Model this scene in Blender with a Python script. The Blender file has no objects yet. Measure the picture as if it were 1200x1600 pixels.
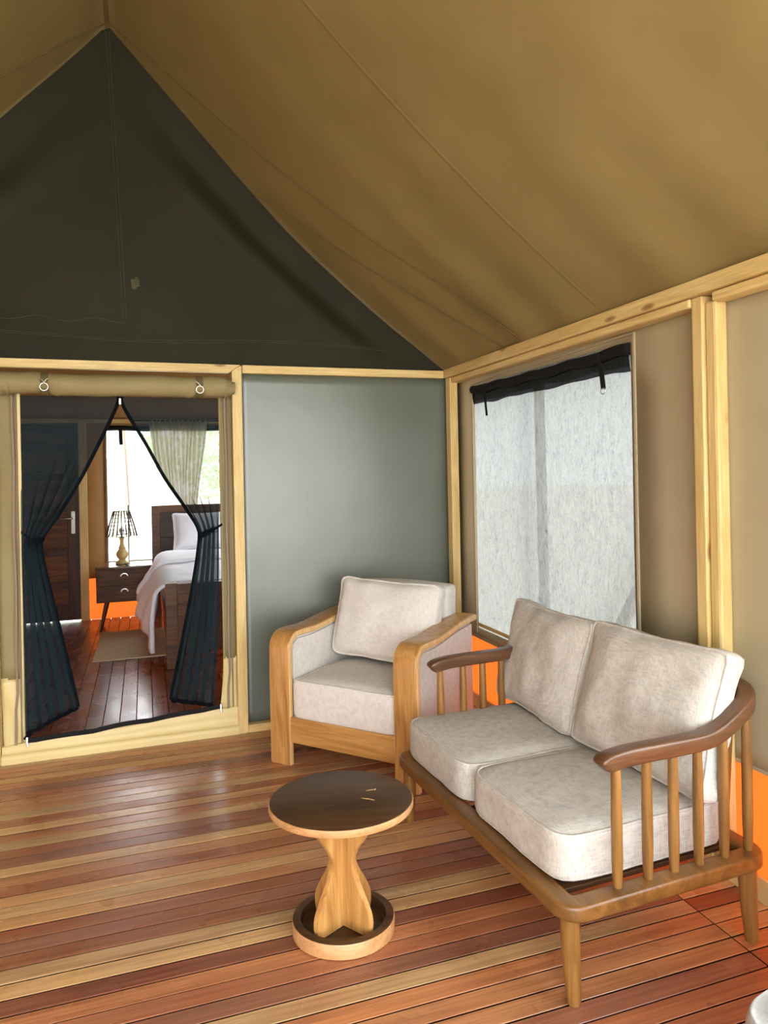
import bpy, bmesh, math, random
from mathutils import Vector, Matrix, noise
random.seed(7)
sc = bpy.context.scene
COL = sc.collection
PI = math.pi

# ------------------------------------------------------------------ camera
cd = bpy.data.cameras.new('camera'); cam = bpy.data.objects.new('camera', cd); COL.objects.link(cam)
YAW, PIT, ROL = math.radians(18.6215), math.radians(0.0264), math.radians(-1.135)
_f = Vector((math.sin(YAW)*math.cos(PIT), math.cos(YAW)*math.cos(PIT), math.sin(PIT)))
_r = Vector((math.cos(YAW), -math.sin(YAW), 0)); _u = _r.cross(_f)
_r2 = _r*math.cos(ROL) + _u*math.sin(ROL); _u2 = -_r*math.sin(ROL) + _u*math.cos(ROL)
m = Matrix((_r2, _u2, -_f)).transposed().to_4x4(); m.translation = Vector((0, 0, 1.5))
cam.matrix_world = m
cd.sensor_fit = 'VERTICAL'; cd.sensor_height = 36; cd.sensor_width = 27
cd.lens = 1111.95/1600*36; cd.shift_y = -60.15/1600
cd.clip_start = 0.05; cd.clip_end = 500
sc.camera = cam

# ------------------------------------------------------------------ sky, exposure
w = bpy.data.worlds.new('overcast_sky'); sc.world = w; w.use_nodes = True
bg = w.node_tree.nodes['Background']
bg.inputs['Color'].default_value = (0.93, 0.97, 1.0, 1); bg.inputs['Strength'].default_value = 4.2
vs = sc.view_settings
vs.view_transform = 'Standard'; vs.look = 'None'; vs.gamma = 1; vs.use_curve_mapping = False
vs.exposure = 1.2
sc.cycles.max_bounces = 14; sc.cycles.diffuse_bounces = 8; sc.cycles.glossy_bounces = 5
sc.cycles.transparent_max_bounces = 24; sc.cycles.transmission_bounces = 8
sc.cycles.sample_clamp_indirect = 8

# ------------------------------------------------------------------ node helpers
def S(r, g, b):
    return tuple((c/255/12.92 if c/255 <= .04045 else ((c/255+.055)/1.055)**2.4) for c in (r, g, b)) + (1,)

class NT:
    def __init__(s, name):
        s.m = bpy.data.materials.new(name); s.m.use_nodes = True
        s.t = s.m.node_tree; s.t.nodes.clear()
        s.out = s.t.nodes.new('ShaderNodeOutputMaterial')
    def n(s, ty, **kw):
        nd = s.t.nodes.new('ShaderNode'+ty)
        for k, v in kw.items():
            if k in nd.inputs: s.set(nd, k, v)
            else: setattr(nd, k, v)
        return nd
    def set(s, nd, k, v):
        if isinstance(v, bpy.types.NodeSocket): s.t.links.new(v, nd.inputs[k])
        else: nd.inputs[k].default_value = v
    def ramp(s, fac, stops, mode='LINEAR'):
        r = s.t.nodes.new('ShaderNodeValToRGB'); r.color_ramp.interpolation = mode
        e = r.color_ramp.elements
        while len(e) < len(stops): e.new(.5)
        for el, (p, c) in zip(e, stops): el.position = p; el.color = c if len(c) == 4 else (*c, 1)
        s.t.links.new(fac, r.inputs[0]); return r.outputs[0]
    def mixc(s, a, b, fac, mode='MIX'):
        x = s.t.nodes.new('ShaderNodeMix'); x.data_type = 'RGBA'; x.blend_type = mode
        for i, v in ((0, fac), (6, a), (7, b)):
            if isinstance(v, bpy.types.NodeSocket): s.t.links.new(v, x.inputs[i])
            else: x.inputs[i].default_value = v
        return x.outputs[2]
    def math(s, op, a, b=0.0):
        x = s.t.nodes.new('ShaderNodeMath'); x.operation = op
        for i, v in ((0, a), (1, b)):
            if isinstance(v, bpy.types.NodeSocket): s.t.links.new(v, x.inputs[i])
            else: x.inputs[i].default_value = v
        return x.outputs[0]
    def coord(s, scale=(1, 1, 1), rnd=False):
        tc = s.n('TexCoord'); mp = s.n('Mapping')
        s.t.links.new(tc.outputs['Object'], mp.inputs['Vector']); mp.inputs['Scale'].default_value = scale
        if rnd:
            oi = s.n('ObjectInfo'); cx = s.n('CombineXYZ')
            v = s.math('MULTIPLY', oi.outputs['Random'], 61.7)
            v2 = s.math('MULTIPLY', oi.outputs['Random'], 213.1)
            for i, q in enumerate((v, v2, v)): s.t.links.new(q, cx.inputs[i])
            s.t.links.new(cx.outputs[0], mp.inputs['Location'])
        return mp.outputs[0]
    def noise(s, vec, scale=5, detail=4, rough=.55, dist=0):
        return s.n('TexNoise', Vector=vec, Scale=scale, Detail=detail, Roughness=rough, Distortion=dist).outputs[0]
    def bump(s, h, strength=.2, dist=.002):
        return s.n('Bump', Height=h, Strength=strength, Distance=dist).outputs[0]
    def principled(s, color, rough=.5, spec=.5, normal=None, **kw):
        p = s.n('BsdfPrincipled'); s.set(p, 'Base Color', color); s.set(p, 'Roughness', rough)
        p.inputs['Specular IOR Level'].default_value = spec
        if normal is not None: s.set(p, 'Normal', normal)
        for k, v in kw.items(): s.set(p, k, v)
        return p.outputs[0]
    def done(s, sh):
        s.t.links.new(sh, s.out.inputs[0]); return s.m

AX = {'x': 0, 'y': 1, 'z': 2}
def wood(name, c_dark, c_mid, c_light, axis='z', rough=.4, spec=.5, fine=1.0, rnd=True, coat=0.0, knots=0.0):
    t = NT(name); a = AX[axis]
    sca = [11*fine]*3; sca[a] = 1.1*fine
    v = t.coord(sca, rnd)
    n1 = t.noise(v, 1.6, 5, .6, 1.2)
    c = t.ramp(n1, [(.28, c_dark), (.5, c_mid), (.72, c_light)])
    scb = [120*fine]*3; scb[a] = 4*fine
    n2 = t.noise(t.coord(scb, rnd), 1.5, 3)
    c = t.mixc(c, t.ramp(n2, [(.3, (.62, .58, .52)), (.6, (1, 1, 1))]), .55, 'MULTIPLY')
    if knots:
        sk = [16.]*3; sk[a] = 5.
        vo = t.n('TexVoronoi', Vector=t.coord(sk, rnd), Scale=.55)
        k = t.ramp(vo.outputs['Distance'], [(.0, (.16, .09, .04)), (.07, (.45, .3, .16)), (.13, (1, 1, 1))])
        c = t.mixc(c, k, knots, 'MULTIPLY')
    return t.done(t.principled(c, rough, spec, t.bump(n2, .12, .001), **({'Coat Weight': coat, 'Coat Roughness': .15} if coat else {})))

def fabric(name, col, col2, scale=260, bump=.35, rough=.95, sheen=.0):
    t = NT(name)
    a = t.noise(t.coord((scale, scale*.07, scale*.07)), 1, 2)
    b = t.noise(t.coord((scale*.07, scale, scale*.07)), 1, 2)
    d = t.noise(t.coord((scale*.07, scale*.07, scale)), 1, 2)
    s = t.math('ADD', t.math('ADD', a, b), d); s = t.math('MULTIPLY', s, .3333)
    c = t.ramp(s, [(.36, col2), (.58, col)])
    return t.done(t.principled(c, rough, .15, t.bump(s, bump, .0015), **({'Sheen Weight': sheen} if sheen else {})))

def canvas(name, col, col2, rough=.6, spec=.4, trans=None, patch=1.6):
    t = NT(name)
    n1 = t.noise(t.coord((1, 1, 1)), patch, 4, .6)
    c = t.ramp(n1, [(.3, col2), (.7, col)])
    n2 = t.noise(t.coord((1, 1, 1)), 320, 2)
    n3 = t.noise(t.coord((1, 1, 1)), 2.5, 3)
    hgt = t.math('ADD', t.math('MULTIPLY', n2, .08), n3)
    sh = t.principled(c, rough, spec, t.bump(hgt, .25, .02))
    if trans:
        tr = t.n('BsdfTranslucent', Color=trans[0]).outputs[0]
        mx = t.n('MixShader', Fac=trans[1]); t.t.links.new(sh, mx.inputs[1]); t.t.links.new(tr, mx.inputs[2]); sh = mx.outputs[0]
    return t.done(sh)

def plain(name, col, rough=.5, spec=.5, metal=0.0, var=.0):
    t = NT(name); c = col
    if var:
        n1 = t.noise(t.coord(), 9, 4)
        c = t.ramp(n1, [(.3, tuple(q*(1-var) for q in col[:3])+(1,)), (.7, col)])
    return t.done(t.principled(c, rough, spec, Metallic=metal))

# ------------------------------------------------------------------ materials
M = {}
def floor_mat(name, stops, axis, rl=.22, rh=.38):
    t = NT(name); a = AX[axis]
    oi = t.n('ObjectInfo')
    base = t.ramp(oi.outputs['Random'], stops, 'CONSTANT')
    s1 = [9.]*3; s1[a] = .8
    n1 = t.noise(t.coord(s1, True), 2.2, 6, .62, .15)
    c = t.mixc(base, t.ramp(n1, [(.3, (.58, .5, .45)), (.52, (1, .98, .95)), (.75, (1.22, 1.17, 1.0))]), .8, 'MULTIPLY')
    s2 = [95.]*3; s2[a] = 2.2
    n2 = t.noise(t.coord(s2, True), 1.2, 3)
    c = t.mixc(c, t.ramp(n2, [(.32, (.56, .5, .46)), (.6, (1.06, 1.06, 1.05))]), .62, 'MULTIPLY')
    sv = [6.]*3; sv[a] = 1.5
    n3 = t.noise(t.coord(sv, True), .9, 2)
    c = t.mixc(c, S(150, 62, 40), t.ramp(n3, [(.55, (0, 0, 0)), (.75, (.55, .55, .55))]))
    sk = [22.]*3; sk[a] = 5.
    vo = t.n('TexVoronoi', Vector=t.coord(sk, True), Scale=.33)
    c = t.mixc(c, t.ramp(vo.outputs['Distance'], [(.0, (.05, .03, .02)), (.022, (.3, .2, .15)), (.05, (1, 1, 1))]), .8, 'MULTIPLY')
    rg = t.ramp(t.noise(t.coord((3, 3, 3), True), 1, 3), [(.3, (rl,)*3), (.7, (rh,)*3)])
    return t.done(t.principled(c, rg, .5, t.bump(n2, .08, .001)))
M['floor'] = floor_mat('varnished_deck_boards', [
    (0, S(184, 130, 88)), (.12, S(152, 98, 70)), (.22, S(200, 152, 102)), (.34, S(138, 84, 62)), (.42, S(176, 118, 82)),
    (.54, S(190, 156, 112)), (.62, S(164, 106, 74)), (.72, S(188, 126, 84)), (.82, S(146, 98, 76)), (.90, S(204, 164, 114))], 'x')
M['floor_bed'] = floor_mat('dark_varnished_boards', [
    (0, S(116, 58, 36)), (.2, S(98, 46, 30)), (.4, S(132, 70, 44)), (.6, S(106, 52, 36)), (.8, S(146, 82, 52))], 'y', .22, .34)
M['under'] = plain('dark_gap_under_boards', S(24, 14, 9), .9, .1)
M['roof'] = canvas('khaki_roof_canvas', S(140, 122, 77), S(128, 110, 67), .75, .25)
M['gable'] = canvas('dark_olive_canvas', S(41, 39, 24), S(33, 31, 18), .75, .25)
M['wall_grey'] = canvas('grey_green_canvas', S(94, 101, 89), S(86, 93, 81), .34, 1.0)
M['wall_taupe'] = canvas('taupe_canvas', S(174, 162, 132), S(164, 152, 122), .42, .5)
M['khaki'] = canvas('khaki_door_canvas', S(146, 132, 92), S(130, 116, 78), .65, .35)
M['ochre'] = canvas('ochre_canvas', S(176, 134, 82), S(162, 120, 70), .6, .35)
M['cream'] = canvas('cream_pvc_apron', S(214, 194, 134), S(200, 178, 118), .45, .5)
M['orange'] = canvas('orange_pvc_apron', S(225, 98, 28), S(215, 88, 22), .5, .4, (S(208, 92, 30), .27))
M['pine'] = wood('pale_pine', S(196, 164, 100), S(212, 184, 122), S(224, 200, 142), 'x', .5, .4, knots=.8)
M['pine_y'] = wood('pale_pine_y', S(196, 164, 100), S(212, 184, 122), S(224, 200, 142), 'y', .5, .4, knots=.8)
M['pine_z'] = wood('pale_pine_z', S(196, 164, 100), S(212, 184, 122), S(224, 200, 142), 'z', .5, .4, knots=.8)
M['teak_z'] = wood('golden_teak_z', S(150, 102, 52), S(182, 134, 74), S(204, 158, 96), 'z', .32, .5, knots=.35)
M['teak_x'] = wood('golden_teak_x', S(150, 102, 52), S(182, 134, 74), S(204, 158, 96), 'x', .32, .5, knots=.6)
M['teak_y'] = wood('golden_teak_y', S(150, 102, 52), S(182, 134, 74), S(204, 158, 96), 'y', .3, .5)
M['brown_y'] = wood('brown_teak_y', S(90, 60, 28), S(116, 80, 38), S(136, 96, 50), 'y', .32, .5)
M['brown_x'] = wood('brown_teak_x', S(90, 60, 28), S(116, 80, 38), S(136, 96, 50), 'x', .32, .5)
M['brown_z'] = wood('brown_teak_z', S(102, 70, 32), S(132, 94, 46), S(156, 114, 60), 'z', .32, .5)
M['arm_wood'] = wood('dark_arm_wood', S(70, 46, 28), S(92, 62, 40), S(112, 78, 52), 'x', .3, .5)
M['walnut_x'] = wood('dark_walnut_top', S(46, 30, 16), S(70, 47, 27), S(90, 62, 36), 'x', .38, .35)
M['walnut_z'] = wood('dark_walnut_z', S(46, 30, 18), S(66, 44, 28), S(84, 58, 36), 'z', .35, .5)
M['stand'] = wood('brown_nightstand_wood', S(62, 38, 20), S(90, 58, 32), S(112, 76, 44), 'x', .45, .3)
M['stand_top'] = wood('polished_nightstand_top', S(62, 38, 20), S(90, 58, 32), S(112, 76, 44), 'x', .12, .6)
M['pale_edge'] = wood('pale_edge_wood', S(200, 156, 98), S(220, 180, 122), S(232, 198, 144), 'z', .35, .5)
M['rim'] = wood('pale_rim_wood', S(164, 118, 72), S(190, 144, 96), S(206, 164, 118), 'x', .4, .4)
M['bed_wood'] = wood('bed_wood', S(68, 40, 18), S(96, 60, 30), S(120, 78, 42), 'x', .4, .4)
M['door_wood'] = wood('dark_door_wood', S(44, 26, 16), S(66, 40, 24), S(88, 56, 34), 'z', .4, .4)
M['linen'] = fabric('pale_linen', S(214, 209, 202), S(194, 188, 180), 520)
M['linen_sofa'] = fabric('oatmeal_linen', S(198, 193, 185), S(166, 160, 151), 420)
M['grey_cloth'] = fabric('light_grey_cloth', S(186, 186, 184), S(166, 166, 164), 260)
M['white_cloth'] = fabric('white_cotton', S(232, 232, 238), S(222, 222, 230), 300, .15)
M['rug'] = fabric('beige_rug', S(206, 192, 164), S(182, 168, 142), 200)
M['metal'] = plain('brushed_steel', S(210, 208, 200), .3, .5, 1.0)
M['black'] = plain('black_webbing', S(14, 14, 16), .8, .3)
M['strap'] = plain('khaki_webbing', S(104, 92, 58), .75, .3, var=.25)
M['seam'] = plain('canvas_seam', S(112, 94, 56), .8, .2, var=.2)
M['seam_dark'] = plain('olive_seam', S(84, 82, 62), .8, .2, var=.3)
M['mauve'] = plain('taupe_piping', S(142, 124, 104), .7, .3, var=.15)
M['stain'] = plain('pale_stain', S(84, 80, 58), .8, .2, var=.6)
M['lamp_wood'] = wood('pale_lamp_wood', S(190, 160, 96), S(210, 184, 120), S(224, 200, 140), 'z', .4, .4)
M['wire'] = plain('dark_basket_wire', S(92, 82, 60), .6, .3, var=.3)
M['pole'] = plain('grey_steel_pole', S(96, 104, 112), .5, .4, var=.1)
M['pale_pole'] = plain('pale_painted_pole', S(206, 210, 214), .5, .4)
M['outpole'] = wood('sunlit_outdoor_pole', S(216, 190, 140), S(230, 206, 156), S(240, 220, 174), 'z', .6, .3)  # wood colour lightened so the brace looks sunlit
M['ground'] = plain('mist_white_ground', S(234, 230, 214), .95, .1, var=.06)  # bright mist put into the colour, nearly as light as the sky
M['leaf'] = plain('haze_white_leaf', S(226, 238, 208), .7, .3, var=.06)  # overexposed haze put into the leaf colour, near white
M['bark'] = plain('haze_pale_bark', S(214, 208, 196), .9, .2, var=.3)  # bark paled to match, the same haze in its colour
M['chip'] = plain('bare_wood_chip', S(222, 184, 132), .6, .3)

def mesh_mat(name, col, transp):
    t = NT(name)
    d = t.n('BsdfDiffuse', Color=col).outputs[0]; tr = t.n('BsdfTransparent').outputs[0]
    mx = t.n('MixShader', Fac=transp); t.t.links.new(d, mx.inputs[1]); t.t.links.new(tr, mx.inputs[2])
    return t.done(mx.outputs[0])
M['net'] = mesh_mat('black_insect_mesh', S(32, 44, 49), .20)
M['net_hem'] = mesh_mat('black_mesh_hem', S(16, 20, 24), .04)
M['shade_net'] = mesh_mat('black_shade_net', S(10, 10, 12), .06)
def sheer(name, col):
    t = NT(name)
    d = t.n('BsdfDiffuse', Color=col).outputs[0]; tl = t.n('BsdfTranslucent', Color=col).outputs[0]; tr = t.n('BsdfTransparent').outputs[0]
    a = t.n('MixShader', Fac=.6); t.t.links.new(d, a.inputs[1]); t.t.links.new(tl, a.inputs[2])
    b = t.n('MixShader', Fac=.12); t.t.links.new(a.outputs[0], b.inputs[1]); t.t.links.new(tr, b.inputs[2])
    return t.done(b.outputs[0])
M['sheer'] = sheer('sheer_beige_curtain', S(196, 186, 160))
def film():
    t = NT('crinkled_clear_film')
    v = t.coord((1, 14, 5)); n1 = t.noise(v, 2.2, 6, .65, 1.4)
    n2 = t.noise(t.coord((1, 56, 30)), 1.4, 6, .7, 1.6)
    n3 = t.noise(t.coord((1, 3, 40)), 1.2, 3)
    hgt = t.math('ADD', t.math('ADD', n1, t.math('MULTIPLY', n2, .5)), t.math('MULTIPLY', n3, .2))
    nb = t.bump(hgt, 1.0, .035)
    cr = t.ramp(t.math('ADD', t.math('MULTIPLY', n2, .6), t.math('MULTIPLY', n1, .4)), [(.37, (.034, .036, .036)), (.45, (.080, .082, .079)), (.58, (.112, .114, .109))])  # light and dark of the crinkles painted into the translucent colour
    tl = t.n('BsdfTranslucent', Color=cr, Normal=nb).outputs[0]
    gl = t.n('BsdfPrincipled', Roughness=.25); gl.inputs['Base Color'].default_value = (.5, .5, .5, 1); t.set(gl, 'Normal', nb)
    a = t.n('MixShader', Fac=.14); t.t.links.new(tl, a.inputs[1]); t.t.links.new(gl.outputs[0], a.inputs[2])
    tr = t.n('BsdfTransparent', Color=(.95, 1, 1, 1)).outputs[0]
    b = t.n('MixShader', Fac=.028); t.t.links.new(a.outputs[0], b.inputs[1]); t.t.links.new(tr, b.inputs[2])
    return t.done(b.outputs[0])
M['film'] = film()

# ------------------------------------------------------------------ geometry helpers
def link_mesh(name, verts, faces, mat, parent=None, smooth=False, loc=None):
    me = bpy.data.meshes.new(name); me.from_pydata(verts, [], faces); me.update()
    return link_me(name, me, mat, parent, smooth, loc)
def link_me(name, me, mat, parent=None, smooth=False, loc=None):
    if mat is not None and not me.materials: me.materials.append(M[mat] if isinstance(mat, str) else mat)
    if smooth: me.polygons.foreach_set('use_smooth', [True]*len(me.polygons))
    o = bpy.data.objects.new(name, me); COL.objects.link(o)
    if parent: o.parent = parent
    if loc: o.location = loc
    return o
def link_bm(name, bm, mat, parent=None, smooth=False, loc=None):
    bmesh.ops.recalc_face_normals(bm, faces=bm.faces)
    me = bpy.data.meshes.new(name); bm.to_mesh(me); bm.free()
    return link_me(name, me, mat, parent, smooth, loc)
def thing(name, label, cat, loc=(0, 0, 0), rz=0, group=None, rot=None):
    o = bpy.data.objects.new(name, None); COL.objects.link(o); o.empty_display_size = .1
    o.location = loc; o.rotation_euler = rot or (0, 0, rz)
    return tag(o, label, cat, group)
def tag(o, label, cat, group=None, kind=None):
    o['label'] = label; o['category'] = cat
    if group: o['group'] = group
    if kind: o['kind'] = kind
    return o
def struct(o, label=None):
    o['kind'] = 'structure'
    if label: o['label'] = label
    return o
def bm_box(bm, lo, hi, bev=0, seg=2):
    lo, hi = Vector(lo), Vector(hi)
    r = bmesh.ops.create_cube(bm, size=1, matrix=Matrix.Translation((lo+hi)/2) @ Matrix.Diagonal((*(hi-lo), 1)))
    if bev:
        es = set()
        for v in r['verts']: es.update(v.link_edges)
        bmesh.ops.bevel(bm, geom=list(es), offset=bev, segments=seg, affect='EDGES', profile=.5)
def box(name, lo, hi, mat, parent=None, bev=.003, seg=2, smooth=False):
    c = (Vector(lo)+Vector(hi))/2
    bm = bmesh.new(); bm_box(bm, Vector(lo)-c, Vector(hi)-c, bev, seg)
    return link_bm(name, bm, mat, parent, smooth, c)
def grid(name, nu, nv, fn, mat, parent=None, smooth=True, thick=0):
    vs = [fn(i/nu, j/nv) for j in range(nv+1) for i in range(nu+1)]
    fs = [(j*(nu+1)+i, j*(nu+1)+i+1, (j+1)*(nu+1)+i+1, (j+1)*(nu+1)+i) for j in range(nv) for i in range(nu)]
    o = link_mesh(name, vs, fs, mat, parent, smooth)
    if thick:
        md = o.modifiers.new('thickness', 'SOLIDIFY'); md.thickness = thick; md.offset = 0
    return o
def sweep_data(path, section, up=(0, 0, 1), closed=False, scale=None, caps=True):
    P = [Vector(p) for p in path]; n = len(P); up = Vector(up); V = []; F = []; k = len(section)
    for i, p in enumerate(P):
        a = P[(i-1) % n] if (closed or i > 0) else P[i]
        b = P[(i+1) % n] if (closed or i < n-1) else P[i]
        t = (b-a).normalized(); s = t.cross(up)
        if s.length < 1e-4: s = Vector((1, 0, 0))
        s.normalize(); u2 = s.cross(t).normalized()
        q = scale[i] if scale else 1
        for (x, y) in section: V.append(p + s*x*q + u2*y*q)
    for i in range(n if closed else n-1):
        j = (i+1) % n
        for c in range(k):
            d = (c+1) % k
            F.append((i*k+c, i*k+d, j*k+d, j*k+c))
    if not closed and caps:
        F.append(tuple(range(k))[::-1]); F.append(tuple((n-1)*k+c for c in range(k)))
    return V, F
def circ(r, k=10): return [(r*math.cos(2*PI*i/k), r*math.sin(2*PI*i/k)) for i in range(k)]
def rrect(wd, ht, r, k=4):
    o = []
    for cx, cy, a0 in ((wd/2-r, ht/2-r, 0), (-wd/2+r, ht/2-r, 90), (-wd/2+r, -ht/2+r, 180), (wd/2-r, -ht/2+r, 270)):
        for i in range(k+1):
            a = math.radians(a0+90*i/k); o.append((cx+r*math.cos(a), cy+r*math.sin(a)))
    return o
def sweep(name, path, section, mat, parent=None, up=(0, 0, 1), closed=False, scale=None, smooth=True):
    V, F = sweep_data(path, section, up, closed, scale)
    o = link_mesh(name, V, F, mat, parent, False)
    if smooth: auto_smooth(o)
    return o
def auto_smooth(o, ang=40):
    me = o.data
    me.polygons.foreach_set('use_smooth', [True]*len(me.polygons))
    bm = bmesh.new(); bm.from_mesh(me)
    for e in bm.edges:
        if len(e.link_faces) == 2 and e.calc_face_angle(0) > math.radians(ang): e.smooth = False
    bm.to_mesh(me); bm.free()
def catmull(pts, n=6, closed=False):
    P = [Vector(p) for p in pts]; out = []; N = len(P)
    for i in range(N if closed else N-1):
        g = (lambda k: P[k % N]) if closed else (lambda k: P[max(0, min(N-1, k))])
        a, b, c, d = g(i-1), g(i), g(i+1), g(i+2)
        for j in range(n):
            t = j/n
            out.append(.5*((2*b)+(c-a)*t+(2*a-5*b+4*c-d)*t*t+(3*b-a-3*c+d)*t**3))
    if not closed: out.append(P[-1])
    return out
def multi_sweep(name, paths, section, mat, parent=None, up=(0, 0, 1), smooth=True):
    V = []; F = []
    for p in paths:
        v, f = sweep_data(p, section, up); b = len(V); V += v; F += [tuple(b+i for i in q) for q in f]
    return link_mesh(name, V, F, mat, parent, smooth)
def lathe(name, prof, mat, parent=None, k=40, loc=None, smooth=True):
    V = []; F = []
    for r, z in prof:
        for i in range(k): V.append((r*math.cos(2*PI*i/k), r*math.sin(2*PI*i/k), z))
    for a in range(len(prof)-1):
        for i in range(k):
            j = (i+1) % k; F.append((a*k+i, a*k+j, (a+1)*k+j, (a+1)*k+i))
    F.append(tuple(range(k))[::-1]); F.append(tuple((len(prof)-1)*k+i for i in range(k)))
    o = link_mesh(name, V, F, mat, parent, False, loc)
    if smooth: auto_smooth(o, 35)
    return o
def prism(name, poly, axis, a, b, mat, parent=None, bev=0):
    """poly of 2-D points extruded along axis from a to b"""
    def P(u, v, t): return {'x': (t, u, v), 'y': (u, t, v), 'z': (u, v, t)}[axis]
    n = len(poly)
    V = [P(u, v, a) for u, v in poly]+[P(u, v, b) for u, v in poly]
    F = [tuple(range(n))[::-1], tuple(range(n, 2*n))]+[(i, (i+1) % n, n+(i+1) % n, n+i) for i in range(n)]
    o = link_mesh(name, V, F, mat, parent)
    bm = bmesh.new(); bm.from_mesh(o.data)
    if bev:
        es = [e for e in bm.edges if len(e.link_faces) == 2 and e.calc_face_angle(0) > .6]
        bmesh.ops.bevel(bm, geom=es, offset=bev, segments=2, affect='EDGES')
    bmesh.ops.recalc_face_normals(bm, faces=bm.faces); bm.to_mesh(o.data); bm.free()
    return o
def holed_panel(name, us, vs_, holes, fn, mat, parent=None, thick=.006, sub=.25):
    """rectangular sheet with rectangular holes; fn(u,v) gives the point"""
    def cuts(a, hs):
        c = sorted(set([a[0], a[1]]+hs)); o = []
        for x, y in zip(c, c[1:]):
            k = max(1, int(math.ceil((y-x)/sub)))
            o += [x+(y-x)*i/k for i in range(k)]
        return o+[c[-1]]
    U = cuts(us, [h[i] for h in holes for i in (0, 1)]); W = cuts(vs_, [h[i] for h in holes for i in (2, 3)])
    V = [fn(u, v) for v in W for u in U]; F = []; nu = len(U)
    for j in range(len(W)-1):
        for i in range(nu-1):
            cu, cv = (U[i]+U[i+1])/2, (W[j]+W[j+1])/2
            if any(h[0] < cu < h[1] and h[2] < cv < h[3] for h in holes): continue
            F.append((j*nu+i, j*nu+i+1, (j+1)*nu+i+1, (j+1)*nu+i))
    o = link_mesh(name, V, F, mat, parent, True)
    md = o.modifiers.new('thickness', 'SOLIDIFY'); md.thickness = thick; md.offset = 0
    return o

def cushion(name, wd, dp, ht, mat, parent=None, r=.03, bulge=.02, wr=.006, seed=0, mtx=None, piping=True, n=16, puff=None, plan=None, pinch=0.0):
    """boxed cushion: rounded box with crowned faces, wrinkles and piping loops"""
    hx, hy, hz = wd/2, dp/2, ht/2
    rp = plan or r
    off = Vector((seed*3.1, seed*1.7, seed*.9))
    def pos(p):
        x, y, z = p
        X, Y, Z = x*hx, y*hy, z*hz
        # plan rounding
        cx, cy = max(-hx+rp, min(hx-rp, X)), max(-hy+rp, min(hy-rp, Y))
        dx, dy = X-cx, Y-cy; L = math.hypot(dx, dy)
        if L > 1e-9:
            mx = max(abs(dx), abs(dy)); s = mx/L; X, Y = cx+dx*s, cy+dy*s
        # inset at top/bottom by edge radius
        ez = max(0, abs(Z)-(hz-r))/r
        edge = max(abs(x), abs(y))
        if ez > 0 and edge > .0:
            ins = r*(1-math.sqrt(max(0, 1-min(1, ez)**2*.5)))*1.0
            f = 1-ins/max(hx, hy)*edge
            X *= f; Y *= f
        if abs(z) > .999:
            e2 = max(0, (edge-.86)/.14); Z -= math.copysign(r*.3*e2*e2, Z)
        crown = (1-x*x)*(1-y*y)
        Z += z*bulge*crown**.6
        if puff: X += x*puff*(1-y*y)*(1-z*z); Y += y*puff*(1-x*x)*(1-z*z)
        if pinch:
            X *= 1-pinch*(1-abs(y)**2.5)*abs(x)**3*.5; Y *= 1-pinch*(1-abs(x)**2.5)*abs(y)**3*.5
        q = Vector((X, Y, Z))
        w1 = noise.noise(q*7+off)+.5*noise.noise(q*16+off)
        d = Vector((x*.4, y*.4, z)).normalized() if (x or y or z) else Vector((0, 0, 1))
        return q + d*w1*wr
    bm = bmesh.new(); bmesh.ops.create_cube(bm, size=2)
    bmesh.ops.subdivide_edges(bm, edges=bm.edges[:], cuts=n, use_grid_fill=True)
    for v in bm.verts: v.co = pos(v.co.copy())
    if mtx: bmesh.ops.transform(bm, matrix=mtx, verts=bm.verts)
    o = link_bm(name, bm, mat, parent, True)
    md = o.modifiers.new('smooth', 'SUBSURF'); md.levels = 1; md.render_levels = 1
    if piping:
        for zz in (1, -1):
            loop = []; k = 14
            for (a, b) in (((-1, -1), (1, -1)), ((1, -1), (1, 1)), ((1, 1), (-1, 1)), ((-1, 1), (-1, -1))):
                for i in range(k):
                    t = i/k; loop.append(pos((a[0]+(b[0]-a[0])*t, a[1]+(b[1]-a[1])*t, zz)))
            if mtx: loop = [mtx @ q for q in loop]
            up = (mtx.to_3x3() @ Vector((0, 0, 1))) if mtx else (0, 0, 1)
            sweep('piping', loop, circ(.0058, 6), mat, o, up=up, closed=True)
    return o

# ================================================================== SETTING
XR, YB = 1.93, 4.262            # canvas planes: right wall, partition
XL, YF, YE = -2.23, -1.7, 8.25  # left wall, open front, bedroom back wall
RX, RZ = -.149, 4.05            # ridge
def roof_z(x, y=0):
    s = abs(x-RX); t = min(1, s/2.0)
    z = RZ-.94*s-.13*math.sin(PI*t)
    return z
# floor
fl = struct(link_bm('floor', (lambda b: (bm_box(b, (XL, YF, -.12), (2.06, 4.30, -.03)), b)[1])(bmesh.new()), 'under'), 'varnished hardwood deck floor')
BW = .0715
def board_mesh(name, ln, wd, th, ch=.0014):
    bm = bmesh.new()
    sec = [(-wd/2, 0), (-wd/2, th-ch), (-wd/2+ch, th), (wd/2-ch, th), (wd/2, th-ch), (wd/2, 0)]
    a = [bm.verts.new((-ln/2, y, z)) for y, z in sec]; b = [bm.verts.new((ln/2, y, z)) for y, z in sec]
    for i in range(5): bm.faces.new((a[i], b[i], b[i+1], a[i+1]))
    bm.faces.new(a); bm.faces.new(b[::-1])
    bmesh.ops.recalc_face_normals(bm, faces=bm.faces)
    me = bpy.data.meshes.new(name); bm.to_mesh(me); bm.free(); me.materials.append(M['floor']); me.materials.append(M['under'])
    for p in me.polygons:
        if p.normal.z < .2: p.material_index = 1
    return me
XJ = 1.748
bm1 = board_mesh('floor_board', XJ-.002-XL, BW-.0052, .028); bm2 = board_mesh('floor_board_short', 2.05-XJ-.002, BW-.0052, .028)
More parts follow.
